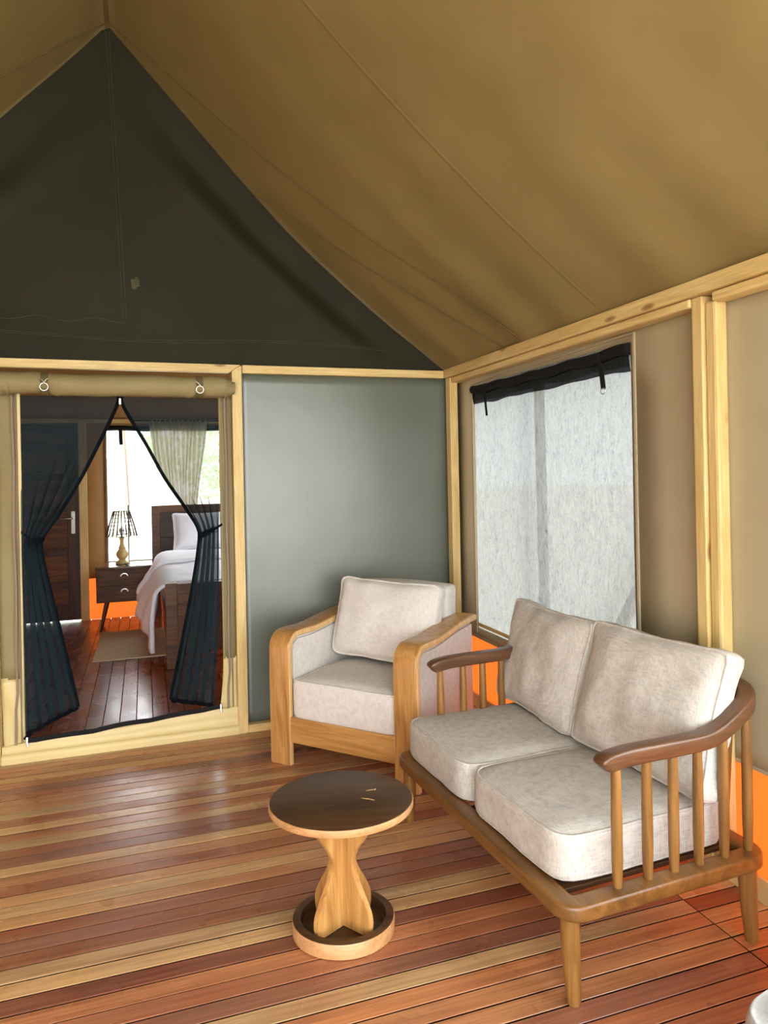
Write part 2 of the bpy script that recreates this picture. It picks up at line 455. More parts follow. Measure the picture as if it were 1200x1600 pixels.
y = 4.24
while y > YF:
    for me, cx in ((bm1, (XL+XJ-.002)/2), (bm2, (XJ+.002+2.05)/2)):
        o = bpy.data.objects.new('floor_board', me); COL.objects.link(o); o.parent = fl
        o.location = (cx, y-BW/2, -.028+random.uniform(-.0012, .0002))
    y -= BW
# bedroom floor, boards along the depth
fb = struct(link_bm('floor_bedroom', (lambda b: (bm_box(b, (XL, 4.30, -.12), (2.06, 8.32, -.03)), b)[1])(bmesh.new()), 'under'), 'dark varnished bedroom floor boards')
BW2 = .098
meb = board_mesh('bedroom_board', 4.0, BW2-.004, .028); meb.materials[0] = M['floor_bed']
for v in meb.vertices: v.co = (-v.co.y, v.co.x, v.co.z)
x = XL
while x < 2.0:
    o = bpy.data.objects.new('floor_board', meb); COL.objects.link(o); o.parent = fb
    o.location = (x+BW2/2, 4.26+2.0, -.028+random.uniform(-.0012, .0002)); x += BW2
# outdoor ground
struct(link_bm('ground', (lambda b: (bm_box(b, (-60, -60, -.9), (60, 90, -.6)), b)[1])(bmesh.new()), 'ground'), 'mist-whitened dry ground outside the tent')

# roof
def roof_fn(u, v):
    x = RX+(u-.5)*2*2.22; yy = YF-.1+(YE+.3-YF)*v
    s = min(1, abs(x-RX)/2.0)
    z = roof_z(x)+s**3*(.012*math.sin(yy*9.0+2*math.sin(yy*2.3))+.008*math.sin(yy*17+1))*(1 if s < .99 else .4)
    z += .02*s*(1-s)*noise.noise(Vector((x*1.3, yy*1.1, 3)))*4*.35
    return (x, yy, z)
roof = struct(grid('ceiling', 72, 150, roof_fn, 'roof'), 'khaki canvas tent roof sloping from a ridge')
def on_roof(x, yy, dz=-.006): return Vector((x, yy, roof_fn((x-RX)/4.44+.5, (yy-YF+.1)/(YE+.3-YF))[2]+dz))
flat = [(-.006, 0), (-.005, .002), (.005, .002), (.006, 0), (.005, -.002), (-.005, -.002)]
for sgn in (1, -1):
    p1 = [on_roof(RX+sgn*s*2.0, 4.24-1.06*s**.85) for s in [i/40 for i in range(41)]]
    sweep('seam', p1, flat, 'seam', roof)
    p2 = [on_roof(RX+sgn*s*2.0, 4.24-.80*max(0, (s-.40)/.6)**.8) for s in [.40+i*.6/30 for i in range(31)]]
    sweep('seam', p2, flat, 'seam', roof)
    for y0 in (2.55, .9):
        sweep('seam', [on_roof(RX+sgn*(.02+i*.05), y0, -.003) for i in range(40)], [(-.012, 0), (0, .002), (.012, 0), (0, -.002)], 'roof', roof)
sweep('ridge_seam', [on_roof(RX, YF+i*.2, -.012) for i in range(49)], circ(.012, 8), 'seam', roof)

# gable cloth above the partition
def gable_fn(yc, amp):
    def fn(u, v):
        x = XL+.06+(1.9-XL-.06)*u
        zt = roof_z(x)-.012; z0 = 2.13
        z = z0+(max(zt, z0+.005)-z0)*v
        d = amp*(noise.noise(Vector((x*1.6, z*1.2, 1)))*.05+.02*math.sin((x*1.0+z*.75)*6)*min(1, (zt-z)*3)*(1-v))
        dist = (zt-z)*.73
        d += amp*(-.035*math.exp(-((dist-.34-.1*math.sin(z*2))/.09)**2)+.03*math.exp(-((dist-.16)/.07)**2))*(1 if x > RX else .6)*min(1, abs(x-RX)*2.5)
        d *= min(1, max(0, z-2.17)*4)
        edge = .03*math.exp(-((zt-z)/.06)**2)
        return (x, yc+d-edge*.3, z)
    return fn
gab = struct(grid('wall_gable', 90, 60, gable_fn(4.245, 1), 'gable'), 'dark olive canvas gable above the doorway')
def on_gable(x, z, dy=-.004):
    zt = roof_z(x)-.012; v = (z-2.13)/(zt-2.13)
    p = gable_fn(4.245, 1)((x-XL-.06)/(1.9-XL-.06), v); return Vector((p[0], p[1]+dy, p[2]))
vert = [(-.0016, 0), (0, .002), (.0016, 0), (0, -.002)]
for dx in (-.008, .008):
    sweep('seam', [on_gable(RX+dx+(.063*(4.0-z)/1.6), z) for z in [4.0-i*.1 for i in range(17)]], vert, 'seam_dark', gab, up=(0, -1, 0))
for z0, xa, xb in ((2.285, XL+.3, 1.55), (2.296, XL+.3, 1.5), (2.385, -.75, -.1)):
    sweep('seam', [on_gable(xa+(xb-xa)*i/40, min(z0-.012*math.sin(i*.35), roof_z(xa+(xb-xa)*i/40)-.04)) for i in range(41)], vert, 'seam_dark', gab, up=(0, -1, 0))
st = []
for i in range(14):
    a = 2*PI*i/14; q = .7+.6*noise.noise(Vector((math.cos(a)*1.3+4, math.sin(a)*1.3, 2)))+.15*(i % 2)
    st.append(on_gable(-.03+.030*math.cos(a)*q, 2.60+.044*math.sin(a)*q, -.003))
link_mesh('stain', st+[sum(st, Vector())/14], [(i, (i+1) % 14, 14) for i in range(14)], 'stain', gab)

# partition: grey-green canvas right of the doorway
struct(grid('wall_back', 24, 24, lambda u, v: (.53+(1.93-.53)*u, YB+.004*math.sin(u*7)*math.sin(v*3)+.006*noise.noise(Vector((u*3, v*2, 5))), .02+2.12*v), 'wall_grey', thick=.006),
       'smooth grey green canvas panel behind the armchair')
# canvas left of the doorway, outside the frame, and the flaps beside the opening
cl = struct(grid('wall_back_canvas', 30, 24, lambda u, v: (XL+(-.742-XL)*u, YB, .44+1.70*v), 'khaki', thick=.006), 'khaki canvas partition left of the doorway')
grid('apron', 20, 4, lambda u, v: (XL+(-.742-XL)*u, YB-.004, .0+.45*v), 'cream', cl, thick=.004)
for nm, x0, x1 in (('l', -.74, -.624), ('r', .417, .494)):
    def flap(u, v, x0=x0, x1=x1):
        return (x0+(x1-x0)*u, YB-.012-.006*math.sin(v*9+u*3), .44+1.62*v)
    grid('door_flap', 6, 20, flap, 'khaki', cl, thick=.004)
    def apr(u, v, x0=x0, x1=x1):
        s = (1-v)**2*.045*(1 if x0 > 0 else -0.2)
        return (x0-s*(1-u)+(x1-x0)*u, YB-.016-.006*math.sin(v*8+u*5), .03+.42*v)
    grid('door_apron', 6, 10, apr, 'cream', cl, thick=.004)
for xa in (-.662, .452):
    sweep('piping', [(xa+.003*math.sin(i*.9)-(.012 if i < 3 else 0), YB-.030, .09+i*.094) for i in range(21)], rrect(.012, .008, .003, 2), 'mauve', cl, up=(0, -1, 0))
    sweep('piping', [(xa+.017, YB-.026, .10+i*.094) for i in range(21)], circ(.004, 6), 'mauve', cl, up=(0, -1, 0))
for xa, xb, za, zb in ((-.640, -.624, .44, 1.97), (.417, .430, .44, 1.97)):
    box('binding', (xa, YB-.026, za), (xb, YB-.016, zb), 'cream' if xa < 0 else 'khaki', cl, .002)
# cream sill across the doorway
sill_top = lambda x: .098+.062*((x+.63)/1.05)+.006*math.sin(x*9)
def sill_fn(u, v):
    x = -.742+1.238*u; zt = sill_top(x)
    prof = [(4.205, .0), (4.207, .045), (4.225, .055), (4.228, zt-.006), (4.234, zt), (4.262, zt-.004), (4.27, 0)]
    k = min(5, int(v*6)); f = v*6-k
    a, b = prof[k], prof[k+1]
    return (x, a[0]+(b[0]-a[0])*f, a[1]+(b[1]-a[1])*f)
grid('door_sill', 40, 12, sill_fn, 'cream', cl)
# black zip along the sill
sweep('zip', [(-.625+i*1.03/40, 4.223, sill_top(-.625+i*1.03/40)+.004+.012*max(0, math.sin(i*.28+2.6))) for i in range(41)], rrect(.008, .026, .003, 2), 'black', cl)
for x0 in (-.618, .396):
    z0 = sill_top(x0)
    sweep('zip_pull', [(x0, 4.21, z0+.03), (x0, 4.205, z0+.005), (x0+.004, 4.205, z0-.016)], rrect(.010, .005, .002, 2), 'metal', cl, up=(0, -1, 0))

# frame timbers
def trim(i, lo, hi, mat, label, bev=.004): return struct(box('trim_%d' % i, lo, hi, mat, None, bev), label)
trim(1, (1.838, YF, 2.106), (1.925, 4.212, 2.161), 'pine_y', 'long pale pine wall plate along the right wall')
trim(2, (1.854, 2.056, 2.070), (1.925, 4.205, 2.104), 'pine_y', 'pale pine batten below the wall plate above the film window', .008)
trim(3, (1.854, YF, 2.070), (1.925, 1.952, 2.104), 'pine_y', 'pale pine batten below the wall plate right of the posts', .008)
trim(4, (1.862, 2.006, .09), (1.926, 2.055, 2.103), 'pine_z', 'pale pine post on the right wall, left one of the pair')
trim(5, (1.872, 1.953, .09), (1.926, 2.003, 2.080), 'pine_z', 'pale pine post on the right wall, right one of the pair', .01)
trim(6, (1.846, 4.140, .0), (1.90, 4.208, 2.104), 'pine_z', 'pale pine corner post')
struct(prism('trim_7', [(XL, 2.107), (.478, 2.107), (.545, 2.154), (XL, 2.154)], 'y', 4.212, 4.256, 'pine', None, .002), 'pale pine beam above the doorway')
trim(8, (.556, 4.212, 2.107), (1.838, 4.256, 2.154), 'pine', 'pale pine beam above the grey green panel', .002)
struct(prism('trim_9', [(.494, 0), (.551, 0), (.551, 2.153), (.494, 2.116)], 'y', 4.206, 4.258, 'pine_z', None, .004), 'pale pine door jamb between doorway and grey panel')
trim(10, (.552, 4.206, 0), (1.845, 4.256, .047), 'pine', 'pale pine bottom rail under the grey green panel', .004)
trim(11, (-.80, 4.206, 0), (-.744, 4.258, 2.107), 'pine_z', 'pale pine door jamb left of the doorway')

# right wall
W1 = (2.475, 3.965, .545, 2.030); W2 = (-1.2, 1.46, .74, 2.03)
def wr_fn(u, v): return (XR+.004*noise.noise(Vector((u*2, v*2, 7))), u, v)
wr = struct(holed_panel('wall_right', (YF, YB), (.485, 2.14), [W1, W2], wr_fn, 'wall_taupe'), 'taupe canvas wall on the right')
grid('apron', 50, 6, lambda u, v: (1.997-.062*v+.006*math.sin(u*40)*v*(1-v), YF+(YB-YF)*u, .075+.415*v), 'orange', wr)
box('hem', (1.926, YF, .478), (1.935, YB, .494), 'wall_taupe', wr, .002)
struct(box('baseboard_right', (1.985, YF, -.02), (2.03, YB, .082), 'cream', None, .004), 'pale board at the foot of the right wall')
# window 1: crinkled film
w1 = struct(thing('window_1', 'bright crinkled film window in the taupe wall', 'window'))
del w1['category']
def film_fn(u, v):
    yy, zz = W1[0]-.04+(W1[1]-W1[0]+.08)*u, W1[2]-.03+(W1[3]-W1[2]+.05)*v
    return (XR+.008+.004*noise.noise(Vector((yy*6, zz*2.2, 2)))+.002*noise.noise(Vector((yy*20, zz*8, 4))), yy, zz)
grid('film', 60, 60, film_fn, 'film', w1)
def frame_strip(name, pts, wd, mat, par, up=(-1, 0, 0), th=.006):
    return sweep(name, pts, rrect(wd, th, .002, 2), mat, par, up=up)
o_ = .045
yy0, yy1, zz0, zz1 = W1[0]-o_*.55, W1[1]+.006, W1[2]-.03, W1[3]+.035
box('window_border', (XR-.012, yy0-.010, zz0), (XR-.003, yy0+.004, zz1), 'wall_taupe', w1, .002)
box('window_border', (XR-.012, yy1-.004, zz0), (XR-.003, yy1+.006, zz1-.03), 'wall_taupe', w1, .002)
sweep('window_border', [(XR-.008, yy0-.005+(yy1-yy0)*i/12, zz1-.004-.008*math.sin(PI*i/12)-(.024*max(0, i-9)/3)) for i in range(13)], rrect(.012, .008, .002, 2), 'wall_taupe', w1)
sweep('cream_hem', [(XR+.002, W1[0]+(W1[1]-W1[0])*i/12, W1[2]+.02) for i in range(13)], rrect(.006, .022, .002, 2), 'cream', w1)
def hdr(u, v):
    yy = W1[0]+(W1[1]-W1[0])*u
    dpt = .11+.025*noise.noise(Vector((yy*5, 1, 1)))
    return (XR-.002-.010*math.sin(v*PI), yy, W1[3]-.004-.006*math.sin(u*PI)-dpt*v)
grid('rolled_shade', 40, 6, hdr, 'shade_net', w1)
sweep('shade_roll', [(XR-.006, W1[0]+(W1[1]-W1[0])*i/20, W1[3]-.030-.008*math.sin(PI*i/20)+.006*math.sin(i*1.3)) for i in range(21)], circ(.026, 10), 'black', w1)
for yc, zb, wd in ((2.662, 1.855, .032), (3.79, 1.832, .022)):
    sweep('strap', [(XR-.034, yc, W1[3]-.02), (XR-.034, yc, W1[3]-.05), (XR-.016, yc-.001, 1.95), (XR-.006, yc-.002, zb)], rrect(wd, .005, .002, 2), 'black', w1, up=(-1, 0, 0))
sweep('strap_ring', [(XR-.01, 2.658+.016*math.cos(a), 1.845+.014*math.sin(a)) for a in [2*PI*i/12 for i in range(12)]], circ(.002, 5), 'metal', w1, up=(1, 0, 0), closed=True)
# window 2: open side window nearer than the frame
w2 = struct(thing('window_2', 'open window in the right wall outside the picture', 'window')); del w2['category']
for a, b in (((W2[0]-.03, W2[2]-.03), (W2[1]+.03, W2[2])), ((W2[0]-.03, W2[3]), (W2[1]+.03, W2[3]+.03)), ((W2[0]-.03, W2[2]), (W2[0], W2[3])), ((W2[1], W2[2]), (W2[1]+.03, W2[3]))):
    box('window_border', (XR-.012, a[0], a[1]), (XR-.003, b[0], b[1]), 'wall_taupe', w2, .002)
# left wall (outside the frame)
W4 = (-1.5, -.6, .75, 2.0)
wl = struct(holed_panel('wall_left', (YF, YB), (.485, 2.14), [W4], lambda u, v: (XL, u, v), 'wall_taupe'), 'taupe canvas wall on the left')
grid('apron', 40, 4, lambda u, v: (XL-.05*(1-v), YF+(YB-YF)*u, .07+.415*v), 'orange', wl)
# bedroom walls
W3 = (-.378, 1.28, .615, 2.06)
DX0, DX1, DZ = -1.46, -.655, 2.085
wb = struct(holed_panel('wall_bedroom_back', (XL, XR), (.44, 2.9), [W3, (DX0, DX1+.001, .44, DZ)], lambda u, v: (u, YE, v), 'ochre'), 'ochre canvas wall behind the bed')
for a, b in ((XL, DX0-.06), (DX1+.06, XR)):
    grid('apron', 24, 4, lambda u, v, a=a, b=b: (a+(b-a)*u, YE-.002, .0+.445*v), 'orange', wb)
struct(grid('wall_bedroom_gable', 60, 30, lambda u, v: (XL+.06+(1.9-XL-.06)*u, YE+.01, 2.6+(max(2.601, roof_z(XL+.06+(1.9-XL-.06)*u)-.01)-2.6)*v), 'gable'), 'dark gable canvas of the bedroom')
W5 = (5.6, 7.2, .9, 1.9)
wbr = struct(holed_panel('wall_bedroom_right', (YB+.01, YE), (.485, 2.2), [W5], lambda u, v: (XR, u, v), 'ochre'), 'ochre canvas side wall of the bedroom')
grid('apron', 40, 4, lambda u, v: (XR+.05*(1-v), YB+.01+(YE-YB-.01)*u, .0+.485*v), 'orange', wbr)
wbl = struct(holed_panel('wall_bedroom_left', (YB+.01, YE), (.485, 2.2), [], lambda u, v: (XL, u, v), 'ochre'), 'ochre canvas wall left of the bedroom door')
grid('apron', 40, 4, lambda u, v: (XL-.05*(1-v), YB+.01+(YE-YB-.01)*u, .0+.485*v), 'orange', wbl)
trim(12, (DX1-.006, YE-.06, 0), (DX1+.075, YE-.004, 2.14), 'pine_z', 'pale pine post beside the bedroom door')
trim(13, (DX0-.075, YE-.06, 0), (DX0-.004, YE-.004, 2.14), 'pine_z', 'pale pine post on the hinge side of the bedroom door')
trim(14, (XL, YE-.05, 2.105), (XR, YE-.004, 2.15), 'pine', 'pale pine beam above the bedroom window')
# bedroom window
w3 = struct(thing('window_3', 'wide open bedroom window with white daylight', 'window')); del w3['category']
box('window_border', (W3[0]-.02, YE-.02, W3[2]), (W3[0], YE-.004, W3[3]), 'mauve', w3, .002)
box('window_sill', (W3[0]-.02, YE-.03, W3[2]-.03), (W3[1], YE-.004, W3[2]), 'mauve', w3, .002)
sweep('shade_roll', [(W3[0]+(W3[1]-W3[0])*i/20, YE-.02, W3[3]-.012+.004*math.sin(i)) for i in range(21)], circ(.028, 10), 'black', w3)
for xs in (-.235, .9): sweep('strap', [(xs, YE-.045, W3[3]-.01), (xs+.002, YE-.045, 1.96), (xs+.004, YE-.03, 1.87)], rrect(.04, .005, .002, 2), 'black', w3, up=(0, -1, 0))
# bedroom door
d1 = struct(thing('door_1', 'dark panelled wooden door in the bedroom', 'door')); del d1['category']
yd = YE-.04
box('stile', (DX1-.125, yd, .014), (DX1-.002, yd+.04, DZ+.004), 'door_wood', d1, .003)
box('stile', (DX0+.002, yd, .014), (DX0+.115, yd+.04, DZ+.004), 'door_wood', d1, .003)
rails = [.014, .36, .70, 1.02, 1.16, 1.50, 1.80, 2.0]
for i, z0 in enumerate(rails):
    z1 = z0+(.17 if i == 0 else (DZ+.004-z0 if i == len(rails)-1 else .07))
    box('rail', (DX0+.115, yd+.002, z0), (DX1-.125, yd+.038, z1), 'door_wood', d1, .003)
    if i < len(rails)-1:
        z2 = rails[i+1]
        box('panel', (DX0+.112, yd+.016, z1-.002), (DX1-.122, yd+.028, z2+.002), 'bed_wood', d1, .002)
        box('moulding', (DX0+.13, yd+.010, z1+.006), (DX1-.14, yd+.018, z1+.022), 'bed_wood', d1, .004)
hd = box('handle_plate', (DX1-.088, yd-.012, .93), (DX1-.048, yd-.001, 1.17), 'metal', d1, .004)
h2 = sweep('lever', [(-.0, -.006, .045), (-.0, -.045, .045), (-.02, -.052, .045), (-.12, -.052, .043)], circ(.009, 8), 'metal', hd)
# window pole outside bedroom and outdoors
tag(sweep('tent_pole', [(-.21, YE+.45, -.6), (-.17, YE+.45, 1.2), (-.235, YE+.45, 2.6)], circ(.022, 10), 'pale_pole'), 'thin grey pole outside the bedroom window above the lamp', 'pole')
tag(sweep('tent_pole', [(XR+.10, 3.34, -.6), (XR+.10, 3.38, 2.4)], circ(.028, 12), 'pole'), 'upright grey pole behind the crinkled film window', 'pole')
tag(sweep('brace_pole', [(XR+.15, 3.25, .10), (XR+.080, 2.27, 1.385)], circ(.030, 12), 'outpole'), 'slanting wooden brace pole behind the crinkled film window', 'pole')
def bush(label, loc, rad, n, seed):
    rnd = random.Random(seed)
    t = thing('tree', label, 'tree', loc)
    sweep('trunk', [(0, 0, 0), (.1, 0, rad*.6), (.05, .1, rad*1.3)], circ(.12, 8), 'bark', t)
    V = []; F = []
    for i in range(n):
        d = Vector((rnd.gauss(0, 1), rnd.gauss(0, 1), rnd.gauss(0, 1))).normalized()
        c = Vector((0, 0, rad*1.25))+Vector((d.x*rad, d.y*rad, d.z*rad*.8))*rnd.uniform(.55, 1)*(1+.25*noise.noise(d*2.3))
        a = Vector((rnd.gauss(0, 1), rnd.gauss(0, 1), rnd.gauss(0, 1))).normalized(); b = a.orthogonal().normalized()
        L = rnd.uniform(.12, .22); k = len(V)
        V += [c-a*L, c+b*L*.4, c+a*L, c-b*L*.4]; F.append((k, k+1, k+2, k+3))
    o = link_mesh('foliage', V, F, 'leaf', t); o['kind'] = 'stuff'
bush('haze-whitened green tree far outside, seen just above the lamp shade', (-.9, 24, -.6), 2.1, 1600, 3)
bush('haze-whitened green tree far outside behind the sheer curtain', (3.2, 27, -.6), 2.4, 1600, 5)

# ================================================================== DOORWAY THINGS
# rolled canvas blind
rb = thing('rolled_blind', 'rolled khaki canvas blind tied above the doorway', 'blind', (0, 4.165, 2.012))
def roll(name, x0, x1, r, mat, n=24, lump=.003):
    def fn(u, v):
        x = x0+(x1-x0)*v; a = 2*PI*u
        rr = r+lump*math.sin(x*11+a)+lump*.6*math.sin(x*23)
        for xc in (-.49, .305): rr -= (.016*math.exp(-((x-xc)/.026)**2)+.006*math.exp(-((x-xc)/.012)**2))*(1 if math.sin(a) < .4 else .4); rr += .005*math.exp(-((abs(x-xc)-.055)/.025)**2)*math.cos(a*3+x*20)
        return (x, rr*math.cos(a), rr*math.sin(a)-.004*math.sin(PI*(x+.735)/1.2)+.004)
    return grid(name, 24, n, fn, mat, rb)
roll('rolled_canvas', -.725, .445, .058, 'khaki', 60)
for i, (x0, x1, r) in enumerate(((.44, .455, .060), (.452, .468, .052), (.466, .484, .045), (.482, .503, .034), (-.742, -.724, .052), (-.70, -.688, .0605), (-.672, -.660, .0605))):
    lathe('roll_edge', [(r*.5, x0), (r, x0), (r, x1), (r*.94, x1+.001), (r*.25, x1+.002)], 'khaki', rb, 24).rotation_euler = (0, PI/2, 0)
for xc in (-.49, .305):
    sweep('strap', [(xc, .056*math.cos(a), .060*math.sin(a)) for a in [math.radians(95+i*10) for i in range(9)]], [(b, a) for a, b in rrect(.036, .005, .002, 2)], 'strap', rb, up=(1, 0, 0))
    sweep('strap', [(xc, .055*math.cos(a), .058*math.sin(a)) for a in [math.radians(215+i*10) for i in range(7)]], [(b, a) for a, b in rrect(.036, .005, .002, 2)], 'strap', rb, up=(1, 0, 0))
    sweep('ring', [(xc+.020*math.cos(a), -.061, -.020+.020*math.sin(a)) for a in [2*PI*i/16 for i in range(16)]], circ(.0016, 6), 'metal', rb, up=(0, 1, 0), closed=True)
    sweep('hook', [(xc-.022, -.060, .026), (xc-.004, -.064, .012), (xc+.002, -.066, -.004)], circ(.0024, 6), 'metal', rb, up=(0, 1, 0))
    sweep('hook', [(xc+.022, -.060, .026), (xc+.008, -.064, .014), (xc+.002, -.066, .002)], circ(.0024, 6), 'metal', rb, up=(0, 1, 0))

# insect-mesh curtains
def net_curtain(label, jamb, edge, zb_j, zb_e, folds, fold_y, side):
    """jamb(z)/edge(z): x of the two borders; grid from jamb (u=0) to edge (u=1)"""
    t = thing('mesh_curtain', label, 'curtain', (0, 0, 0), group='insect mesh door curtains')
    ZT = 1.962
    def pt(u, v, dy=0):
        z0 = zb_j+(zb_e-zb_j)*u; z = ZT+(z0-ZT)*v
        a, b = jamb(z), edge(z); wdt = abs(b-a)/.5
        g = math.exp(-((z-1.19)/.33)**2)
        low = max(0, min(1, (1.15-z)/.5))
        amp = .006+.030*g+.034*low
        uu = u**(1+1.2*g+.5*low) if side < 0 else u**(1+.9*g+.4*low)
        # folds gather towards the free edge
        ph = folds*2*PI*uu
        x = a+(b-a)*uu+(b-a)/abs(b-a)*(.012*g+.020*low)*math.sin(ph+.7)*min(1, 8*uu*(1-uu))
        yv = 4.252-fold_y*g-.025*low+amp*math.sin(ph)*min(1, uu*2.0)+dy
        return (x, yv, z)
    grid('net', 200, 90, pt, 'net', t)
    sweep('hem', [pt(1, i/60, -.003) for i in range(61)], rrect(.020, .004, .0015, 2), 'net_hem', t, up=(0, -1, 0))
    sweep('hem', [pt(i/60, 1, -.003) for i in range(61)], rrect(.022, .004, .0015, 2), 'net_hem', t, up=(0, -1, 0))
    return t
def lerp_tab(tab):
    def f(z):
        for (z1, x1), (z0, x0) in zip(tab, tab[1:]):
            if z >= z0:
                s = max(0, min(1, (z1-z)/(z1-z0))); return x1+(x0-x1)*s
        return tab[-1][1]
    return f
def smooth_tab(tab, n=10):
    p = catmull([(z, x, 0) for z, x in tab], n); return lerp_tab([(q[0], q[1]) for q in p])
nl = net_curtain('black insect mesh curtain tied back to the left side of the doorway',
    lambda z: -.628, smooth_tab([(1.97, -.125), (1.90, -.142), (1.70, -.235), (1.50, -.335), (1.32, -.44), (1.19, -.525), (1.10, -.528), (.90, -.492), (.65, -.440), (.40, -.392), (.26, -.366), (.10, -.36)]), .118, .262, 5, .03, -1)
nr = net_curtain('black insect mesh curtain tied back to the right side of the doorway',
    smooth_tab([(1.97, .416), (1.5, .416), (1.2, .405), (.9, .40), (.5, .385), (.17, .355), (.1, .35)]),
    smooth_tab([(1.97, -.115), (1.90, -.100), (1.70, .010), (1.50, .112), (1.32, .225), (1.20, .290), (1.10, .287), (.90, .255), (.65, .205), (.40, .152), (.25, .122), (.10, .12)]), .172, .245, 5, .03, 1)
for par, kx, jx, nm in ((nl, -.555, -.63, 'l'), (nr, .325, .425, 'r')):
    sweep('tie_band', [(kx+.040*math.cos(a), 4.20+.040*math.sin(a), 1.178+(.012 if nm == 'l' else .02)*math.cos(a)) for a in [2*PI*i/20 for i in range(20)]], rrect(.006, .026, .002, 2), 'net_hem', par, closed=True)
    sweep('tie_tail', catmull([(kx+(-.03 if jx < kx else .03), 4.19, 1.185), ((kx+jx)/2, 4.19, 1.20), (jx, 4.235, 1.225)], 5), rrect(.004, .014, .0015, 2), 'net_hem', par)
sweep('tie_bow', [(.375+.022*math.cos(a), 4.185, 1.200+.016*math.sin(a)) for a in [2*PI*i/14 for i in range(14)]], rrect(.004, .004, .0015, 2), 'net_hem', nr, up=(0, 1, 0), closed=True)
box('zip_slider', (-.127, 4.215, 1.915), (-.113, 4.225, 1.95), 'metal', nl, .003)

# ================================================================== SOFA
sofa = thing('sofa', 'two seat wooden spindle sofa with oatmeal seat cushions along the right wall', 'sofa', (1.118, 1.749, 0), math.radians(3))
# local: x = depth towards the wall, y = length away from camera
FX0, FX1, FY0, FY1 = -.045, .735, -.05, 1.195
ZS0, ZS1 = .238, .286
fw = .068
ring = []
for cx, cy, a0 in ((FX1-.075, FY1-.075, 0), (FX0+.075, FY1-.075, 90), (FX0+.075, FY0+.075, 180), (FX1-.075, FY0+.075, 270)):
    for i in range(7):
        a = math.radians(a0+15*i); ring.append((cx+(.075-fw/2)*math.cos(a), cy+(.075-fw/2)*math.sin(a), (ZS0+ZS1)/2))
sweep('seat_frame', ring, rrect(fw, ZS1-ZS0, .011, 4), 'brown_y', sofa, closed=True)
for i in range(7):
    yy = .06+i*.168
    box('seat_slat', (FX0+.06, yy, ZS1-.026), (FX1-.05, yy+.07, ZS1-.010), 'walnut_x', sofa, .002)
for lx in (0.0, .677):
    for ly in (0.0, 1.128):
        tilt = .012*(1 if ly > .5 else -1)
        sweep('leg', [(lx, ly, ZS0+.01), (lx, ly, .19), (lx, ly+tilt*.4, .09), (lx, ly+tilt, .012), (lx, ly+tilt, 0)], circ(.028, 14), 'brown_z', sofa, up=(1, 0, 0), scale=[1.05, 1.0, .9, .74, .64])
# bent arm and back rail
arm = [(.118, 0, .638), (.14, 0, .652), (.22, -.004, .661), (.36, -.008, .662), (.48, -.010, .664), (.55, -.008, .676), (.62, -.004, .706), (.685, .006, .740), (.722, .035, .760), (.742, .09, .770), (.748, .18, .774), (.75, .35, .776), (.75, .572, .777)]
full = arm+[(x, 1.144-yy, z) for x, yy, z in arm[-2::-1]]
pth = catmull(full, 5)
scl = [1]*len(pth)
for i in range(5):
    s = (.45, .78, .92, .98, 1)[i]; scl[i] = s; scl[-1-i] = s
sweep('arm_and_back_rail', pth, rrect(.054, .050, .009, 3), 'arm_wood', sofa, scale=scl)
def spindle(x, yy, z0, z1, yt, xt):
    sweep('spindle', [(x, yy, z0), (x+(xt-x)*.25, yy+(yt-yy)*.25, z0+(z1-z0)*.25), (x+(xt-x)*.6, yy+(yt-yy)*.6, z0+(z1-z0)*.6), (xt, yt, z1)], circ(.0165, 12), 'brown_z', sofa, up=(1, 0, 0), scale=[.85, 1.02, 1.0, .85])
for x, zt in ((.165, .632), (.277, .640), (.377, .640), (.474, .642), (.578, .670), (.678, .722)):
    spindle(x, -.004, ZS1-.004, zt, -.006, x); spindle(x, 1.148, ZS1-.004, zt, 1.150, x)
for i in range(8):
    yy = .12+i*.129; spindle(.705, yy, ZS1-.004, .765, yy, .748)
sb1 = cushion('seat_cushion', .66, .560, .145, 'linen_sofa', sofa, r=.03, bulge=.020, wr=.004, seed=1, plan=.075, mtx=Matrix.Translation((.328, .323, .362)))
sb2 = cushion('seat_cushion', .66, .560, .145, 'linen_sofa', sofa, r=.03, bulge=.020, wr=.004, seed=2, plan=.075, mtx=Matrix.Translation((.325, .893, .360)))
RS = Matrix.Translation((1.118, 1.749, 0)) @ Matrix.Rotation(math.radians(3), 4, 'Z')
def loose(label, loc_mtx, wd, dp, ht, mat, seed, group, **kw):
    t = thing('cushion', label, 'cushion', loc_mtx.to_translation(), group=group); t.rotation_euler = loc_mtx.to_euler()
    cushion('cover', wd, dp, ht, mat, t, seed=seed, **kw)
    return t
def lean(cx, cy, cz, rz, tilt):   # cushion local: x width, y height, z thickness (front = +z)
    return RS @ Matrix.Translation((cx, cy, cz)) @ Matrix.Rotation(rz, 4, 'Z') @ Matrix.Rotation(-PI/2, 4, 'Z') @ Matrix.Rotation(PI/2-tilt, 4, 'X')
loose('oatmeal linen back cushion at the far end of the sofa', lean(.585, .945, .664, math.radians(-3), math.radians(16)), .63, .47, .09, 'linen_sofa', 5, 'sofa back cushions', r=.03, bulge=.050, wr=.014, plan=.04, pinch=.10, n=20)
loose('oatmeal linen back cushion at the near end of the sofa', lean(.585, .325, .672, math.radians(3), math.radians(17)), .65, .485, .09, 'linen_sofa', 8, 'sofa back cushions', r=.03, bulge=.055, wr=.015, plan=.04, pinch=.10, n=20)

# ================================================================== ARMCHAIR
TH = math.radians(48)
chair = thing('armchair', 'golden teak armchair with curved arms and pale linen upholstery by the grey panel', 'armchair', (.602, 3.744, 0), -TH)
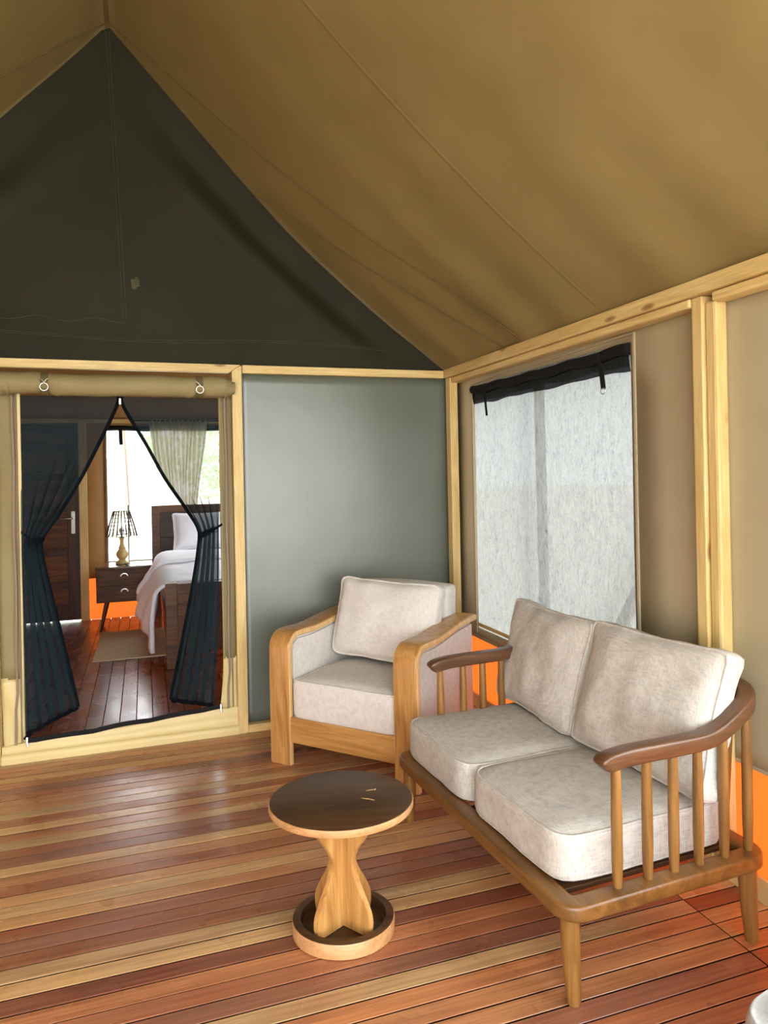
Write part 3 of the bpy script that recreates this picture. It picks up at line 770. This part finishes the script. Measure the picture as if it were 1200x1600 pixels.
# local: x = along the front (left to right), y = backwards
CW, CD_, AW = .868, .745, .125
def arm_path(x):
    pts = [(x, .020, 0), (x, .020, .25), (x, .020, .50), (x, .021, .595)]
    for i in range(1, 9):
        a = i/8*PI/2*.96; pts.append((x, .021+.075*(1-math.cos(a)), .595+.073*math.sin(a)))
    pts += [(x, .16, .668), (x, .24, .664), (x, .32, .668), (x, .42, .678), (x, .52, .688), (x, .62, .693), (x, CD_, .693)]
    return pts
for x in (AW/2, CW-AW/2):
    V, F = sweep_data(arm_path(x), rrect(AW, .036, .009, 3), up=(1, 0, 0))
    # sections are laid with the width along x
    V2, F2 = sweep_data(arm_path(x), [(b, a) for a, b in rrect(AW, .036, .009, 3)], up=(1, 0, 0))
    o = link_mesh('arm_panel', V2, F2, 'teak_arm' if 'teak_arm' in M else 'teak_z', chair); auto_smooth(o)
    for sx in (-1, 1):
        V3, F3 = sweep_data(arm_path(x+sx*(AW/2-.0008)), [(b, a) for a, b in rrect(.005, .027, .0015, 2)], up=(1, 0, 0))
        e = link_mesh('edge_strip', V3, F3, 'pale_edge', o); auto_smooth(e)
    side = prism('arm_upholstery', [(.05, .17), (.05, .585), (.065, .625), (.10, .648), (.24, .644), (.34, .650), (.52, .668), (.72, .673), (.72, .17)], 'x', x-.050, x+.050, 'linen', chair, .012)
for x in (AW/2, CW-AW/2): box('rear_leg', (x-.045, CD_-.08, 0), (x+.045, CD_-.03, .19), 'teak_z', chair, .006)
box('front_rail', (AW-.002, .008, .118), (CW-AW+.002, .036, .248), 'teak_x', chair, .005)
box('seat_base', (AW, .04, .15), (CW-AW, CD_-.06, .232), 'linen', chair, .008)
bm = bmesh.new(); bm_box(bm, (AW-.01, CD_-.155, .16), (CW-AW+.01, CD_-.02, .872), .028, 4)
bmesh.ops.subdivide_edges(bm, edges=bm.edges[:], cuts=2, use_grid_fill=True)
for v in bm.verts:
    k = max(0, (v.co.z-.3)); v.co.y += -.02+k*.09; v.co.z += .012*math.sin(PI*(v.co.x-AW)/(CW-2*AW))
o = link_bm('backrest', bm, 'linen', chair); auto_smooth(o, 50)
cushion('seat_cushion', CW-2*AW-.004, .60, .205, 'linen', chair, r=.035, bulge=.022, wr=.004, seed=11, plan=.02, mtx=Matrix.Translation((CW/2, .318, .340)))
RC = Matrix.Translation((.602, 3.744, 0)) @ Matrix.Rotation(-TH, 4, 'Z')
pm = RC @ Matrix.Translation((CW/2+.02, .475, .690)) @ Matrix.Rotation(math.radians(2), 4, 'Y') @ Matrix.Rotation(PI/2-math.radians(15), 4, 'X')
loose('plump pale linen cushion leaning on the armchair back', pm, .66, .45, .09, 'linen', 14, None, r=.04, bulge=.065, wr=.012, plan=.06, pinch=.10, n=20)

# ================================================================== SIDE TABLE
tb = thing('side_table', 'round wooden side table with dark top and crossed wavy pedestal', 'table', (.596, 2.278, 0), math.radians(-14.6)); tb.scale = (1, .92, 1)
lathe('table_top', [(.225, .408), (.236, .410), (.238, .414), (.238, .430), (.2365, .4325)], 'rim', tb, 72)
lathe('top_veneer', [(.2345, .4322), (.2345, .4340), (.233, .4347)], 'walnut_x', tb, 72)
lathe('base_tray', [(.160, 0), (.168, .003), (.169, .044), (.1665, .048), (.1405, .048), (.139, .020), (.137, .018)], 'rim', tb, 64)
bm_ = lathe('tray_rim', [(.1395, .0478), (.1405, .0515), (.162, .0515), (.1662, .0495), (.1665, .0478)], 'walnut_x', tb, 64)
bmx = bmesh.new(); bmx.from_mesh(bm_.data); bmesh.ops.delete(bmx, geom=[f for f in bmx.faces if len(f.verts) > 8], context='FACES_ONLY'); bmx.to_mesh(bm_.data); bmx.free()
lathe('tray_floor', [(.136, .018), (.136, .0195)], 'walnut_x', tb, 64)
lathe('tray_wall', [(.134, .0195), (.1365, .022), (.1385, .0495)], 'walnut_x', tb, 64)
bmx = bmesh.new(); o = tb.children[-1]; bmx.from_mesh(o.data); bmesh.ops.delete(bmx, geom=[f for f in bmx.faces if len(f.verts) > 8], context='FACES_ONLY'); bmx.to_mesh(o.data); bmx.free()
def wavy():
    prof = [(.120, .0195), (.126, .05), (.124, .085), (.102, .130), (.070, .180), (.053, .222), (.052, .245), (.066, .280), (.094, .318), (.116, .350), (.124, .380), (.124, .410)]
    return [(q[0], q[1]) for q in catmull([(a, b, 0) for a, b in prof], 4)]
for k, a in ((0, math.radians(45)), (1, math.radians(-45))):
    pr = wavy(); poly = pr+[(-x, z) for x, z in pr[::-1]]
    th = .020
    o = prism('pedestal_board', poly, 'y', -th/2, th/2, 'teak_z', tb, .002); o.rotation_euler = (0, 0, a)
for (x, yy, L, a) in ((.10, .05, .018, .3), (.115, .052, .010, 1.2), (.085, -.02, .022, -.4), (.10, -.028, .012, -.7)):
    c, s = math.cos(a), math.sin(a)
    V = [(x-c*L, yy-s*L, .4350), (x+s*.003, yy-c*.004, .4350), (x+c*L, yy+s*L, .4350), (x-s*.004, yy+c*.003, .4350)]
    link_mesh('chipped_spot', [(p[0], p[1], .4346) for p in V]+V, [(0, 3, 2, 1), (4, 5, 6, 7), (0, 1, 5, 4), (1, 2, 6, 5), (2, 3, 7, 6), (3, 0, 4, 7)], 'chip', tb)

# ================================================================== OTTOMAN (corner in view at the lower right)
ot = thing('ottoman', 'light grey upholstered seat, only its rounded corner showing at lower right', 'ottoman', (1.445, .893, 0), math.radians(12))
cushion('seat_cushion', .62, .62, .16, 'grey_cloth', ot, r=.05, bulge=.02, wr=.003, seed=21, plan=.08, piping=False, mtx=Matrix.Translation((0, 0, .35)))
box('seat_frame', (-.29, -.29, .215), (.29, .29, .272), 'brown_x', ot, .012, 3)
for sx in (-1, 1):
    for sy in (-1, 1):
        sweep('leg', [(sx*.24, sy*.24, .22), (sx*.245, sy*.245, .1), (sx*.25, sy*.25, 0)], circ(.026, 12), 'brown_z', ot, up=(1, 0, 0), scale=[1, .9, .65])

# ================================================================== BEDROOM THINGS
# nightstand
ns = thing('nightstand', 'dark wooden two drawer nightstand on splayed legs beside the bed', 'nightstand', (-.205, 7.72, 0))
NZ0, NZ1 = .285, .635
box('body', (-.262, -.215, NZ0), (.262, .20, NZ1-.018), 'stand', ns, .006)
box('top', (-.268, -.222, NZ1-.020), (.268, .205, NZ1), 'stand_top', ns, .004)
for i in range(2):
    z0 = NZ0+.018+i*.152
    d = box('drawer', (-.238, -.228, z0), (.238, -.212, z0+.146), 'stand', ns, .003)
    pl = [(.0+.032*math.cos(a), -.010-.004, .012+.026*math.sin(a)) for a in [PI*j/10 for j in range(11)]]
    sweep('cup_pull', pl, rrect(.012, .006, .002, 2), 'metal', d, up=(0, 1, 0))
for sx in (-1, 1):
    for sy in (-1, 1):
        sweep('leg', [(sx*.165, sy*.16, NZ0+.005), (sx*.232, sy*.18, 0)], circ(.022, 12), 'walnut_z', ns, up=(0, 1, 0), scale=[1.1, .65])
# lamp
lp = thing('table_lamp', 'turned pale wooden table lamp with open woven shade on the nightstand', 'lamp', (-.228, 7.75, NZ1))
lathe('base', [(.05, 0), (.066, .004), (.064, .022), (.040, .036), (.032, .044), (.048, .062), (.061, .090), (.058, .115), (.036, .146), (.033, .152), (.040, .160), (.032, .170), (.022, .195), (.020, .235), (.026, .262), (.026, .275), (.012, .280)], 'lamp_wood', lp, 32)
lathe('bulb', [(.010, .278), (.014, .285), (.014, .30), (.026, .325), (.028, .345), (.018, .365), (.004, .371)], 'white_cloth', lp, 20)
pa = []
for i in range(20):
    a = 2*PI*i/20; pa.append([(.150*math.cos(a), .150*math.sin(a), .285), (.118*math.cos(a+.03), .118*math.sin(a+.03), .41), (.080*math.cos(a), .080*math.sin(a), .535)])
sh = multi_sweep('shade', pa, circ(.0058, 5), 'wire', lp, up=(.1, .2, 1))
for r, z in ((.151, .285), (.142, .315), (.132, .35), (.122, .39), (.111, .425), (.101, .465), (.090, .50), (.080, .535)):
    sweep('shade_ring', [(r*math.cos(a), r*math.sin(a), z+.004*math.sin(a*5)) for a in [2*PI*i/36 for i in range(36)]], circ(.0045 if z in (.285, .535) else .003, 5), 'wire', sh, closed=True)
sweep('cord', catmull([(.03, -.055, .006), (.05, -.20, .004), (.072, -.238, -.01), (.085, -.243, -.06), (.11, -.243, -.16), (.125, -.245, -.25)], 5), circ(.004, 6), 'black', lp)
# bed
bed = thing('bed', 'wooden bed with panelled headboard and footboard seen through the doorway', 'bed', (.93, 5.83, 0))
BX0, BX1 = -.79, .79
for x in (BX0, BX1-.09): box('foot_post', (x, .0, 0), (x+.09, .07, .672), 'bed_wood', bed, .004)
box('foot_rail', (BX0+.08, .005, .585), (BX1-.08, .065, .665), 'bed_wood', bed, .004)
box('foot_rail', (BX0+.08, .005, .12), (BX1-.08, .065, .22), 'bed_wood', bed, .004)
box('foot_panel', (BX0+.085, .022, .21), (BX1-.085, .048, .59), 'bed_wood', bed, .003)
for k in range(1, 4): box('foot_panel_moulding', (BX0+.09, .012, .21+k*.095), (BX1-.09, .024, .222+k*.095), 'bed_wood', bed, .003)
for x in (BX0-.075, BX1-.015): box('head_post', (x, 2.24, 0), (x+.09, 2.31, 1.205), 'bed_wood', bed, .004)
box('head_rail', (BX0+.01, 2.245, 1.13), (BX1-.01, 2.305, 1.205), 'bed_wood', bed, .004)
for k in range(3): box('head_panel', (BX0+.01, 2.262, .30+k*.278), (BX1-.01, 2.285, .5775+k*.278), 'walnut_x', bed, .004)
for x in (BX0, BX1-.035): box('side_rail', (x, .06, .2), (x+.035, 2.26, .36), 'bed_wood', bed, .004)
cushion('mattress', 1.52, 2.14, .26, 'white_cloth', bed, r=.04, bulge=.01, wr=.002, seed=31, plan=.06, mtx=Matrix.Translation((0, 1.15, .50)))
def duvet_fn(off, y0, y1, dropf):
    def fn(u, v):
        yy = y0+(y1-y0)*v
        drop = dropf(yy)
        tot = 1.62+drop; s = tot*u           # runs from the right side to the left hem
        top = .655+.05*min(1, max(0, (yy-5.9)/1.3))+off
        if s < 1.54:
            x = 1.74-s; z = top+.02*math.sin(PI*s/1.54)
        else:
            k = s-1.54; a = min(1, k/.14)
            x = .20-.13*math.sin(a*PI/2); z = top-.10*(1-math.cos(a*PI/2))
            if k > .14:
                q = (k-.14)/max(.05, drop); x -= .13*math.sin(min(1, q)*PI*.62)*(.25+.75*min(1, max(0, (yy-6.0)/.7)))*max(0, min(1, (7.42-yy)/.25)); z -= (k-.14)
        wv = .010*noise.noise(Vector((x*6, yy*5, z*5)))+.02*noise.noise(Vector((x*2.2, yy*2.0+3, z*2)))
        hang = max(0, s-1.54)
        return (x+wv-min(1, hang*4)*.018*math.sin(yy*19+3*z), yy, max(.04, z+wv))
    return fn
dv = thing('duvet', 'white duvet draped over the left side of the bed', 'bedding')
grid('cover', 70, 60, duvet_fn(.0, 5.925, 7.48, lambda yy: .50-.24*max(0, min(1, (yy-5.95)/1.0))), 'white_cloth', dv, thick=.03)
grid('turned_down_edge', 60, 20, duvet_fn(.035, 6.9, 7.50, lambda yy: .24), 'white_cloth', dv, thick=.03)
for lb, x, rz in (('white pillow propped on the headboard nearest the lamp', .58, .05), ('white pillow propped on the headboard behind the tied curtain', 1.24, -.03)):
    mt = Matrix.Translation((x, 7.94, .92)) @ Matrix.Rotation(rz, 4, 'Z') @ Matrix.Rotation(PI/2-math.radians(18), 4, 'X')
    t = thing('pillow', lb, 'pillow', mt.to_translation(), group='bed pillows'); t.rotation_euler = mt.to_euler()
    cushion('cover', .62, .42, .10, 'white_cloth', t, r=.045, bulge=.06, wr=.006, seed=41+x, plan=.03, pinch=.12, piping=False)
# rug
rg = tag(box('rug', (-.43, 6.29, .0008), (.18, 7.45, .012), 'rug', None, .003), 'flat beige rug on the bedroom floor beside the bed', 'rug')
# sheer curtain
def sheer_fn(u, v):
    z = 2.135-1.05*v; g = v**1.4
    x0, x1 = .055+.17*g, .665-.13*g
    x = x0+(x1-x0)*u
    return (x+.008*math.sin(v*6+u*20), YE-.09+.022*math.sin(u*2*PI*13+1.2*math.sin(v*3))*(1-.3*g), z)
shc = thing('sheer_curtain', 'short sheer beige curtain hanging in the bedroom window', 'curtain')
grid('drape', 160, 30, sheer_fn, 'sheer', shc)
sweep('curtain_rod', [(-.1, YE-.09, 2.13), (1.2, YE-.09, 2.13)], circ(.008, 8), 'black', shc)
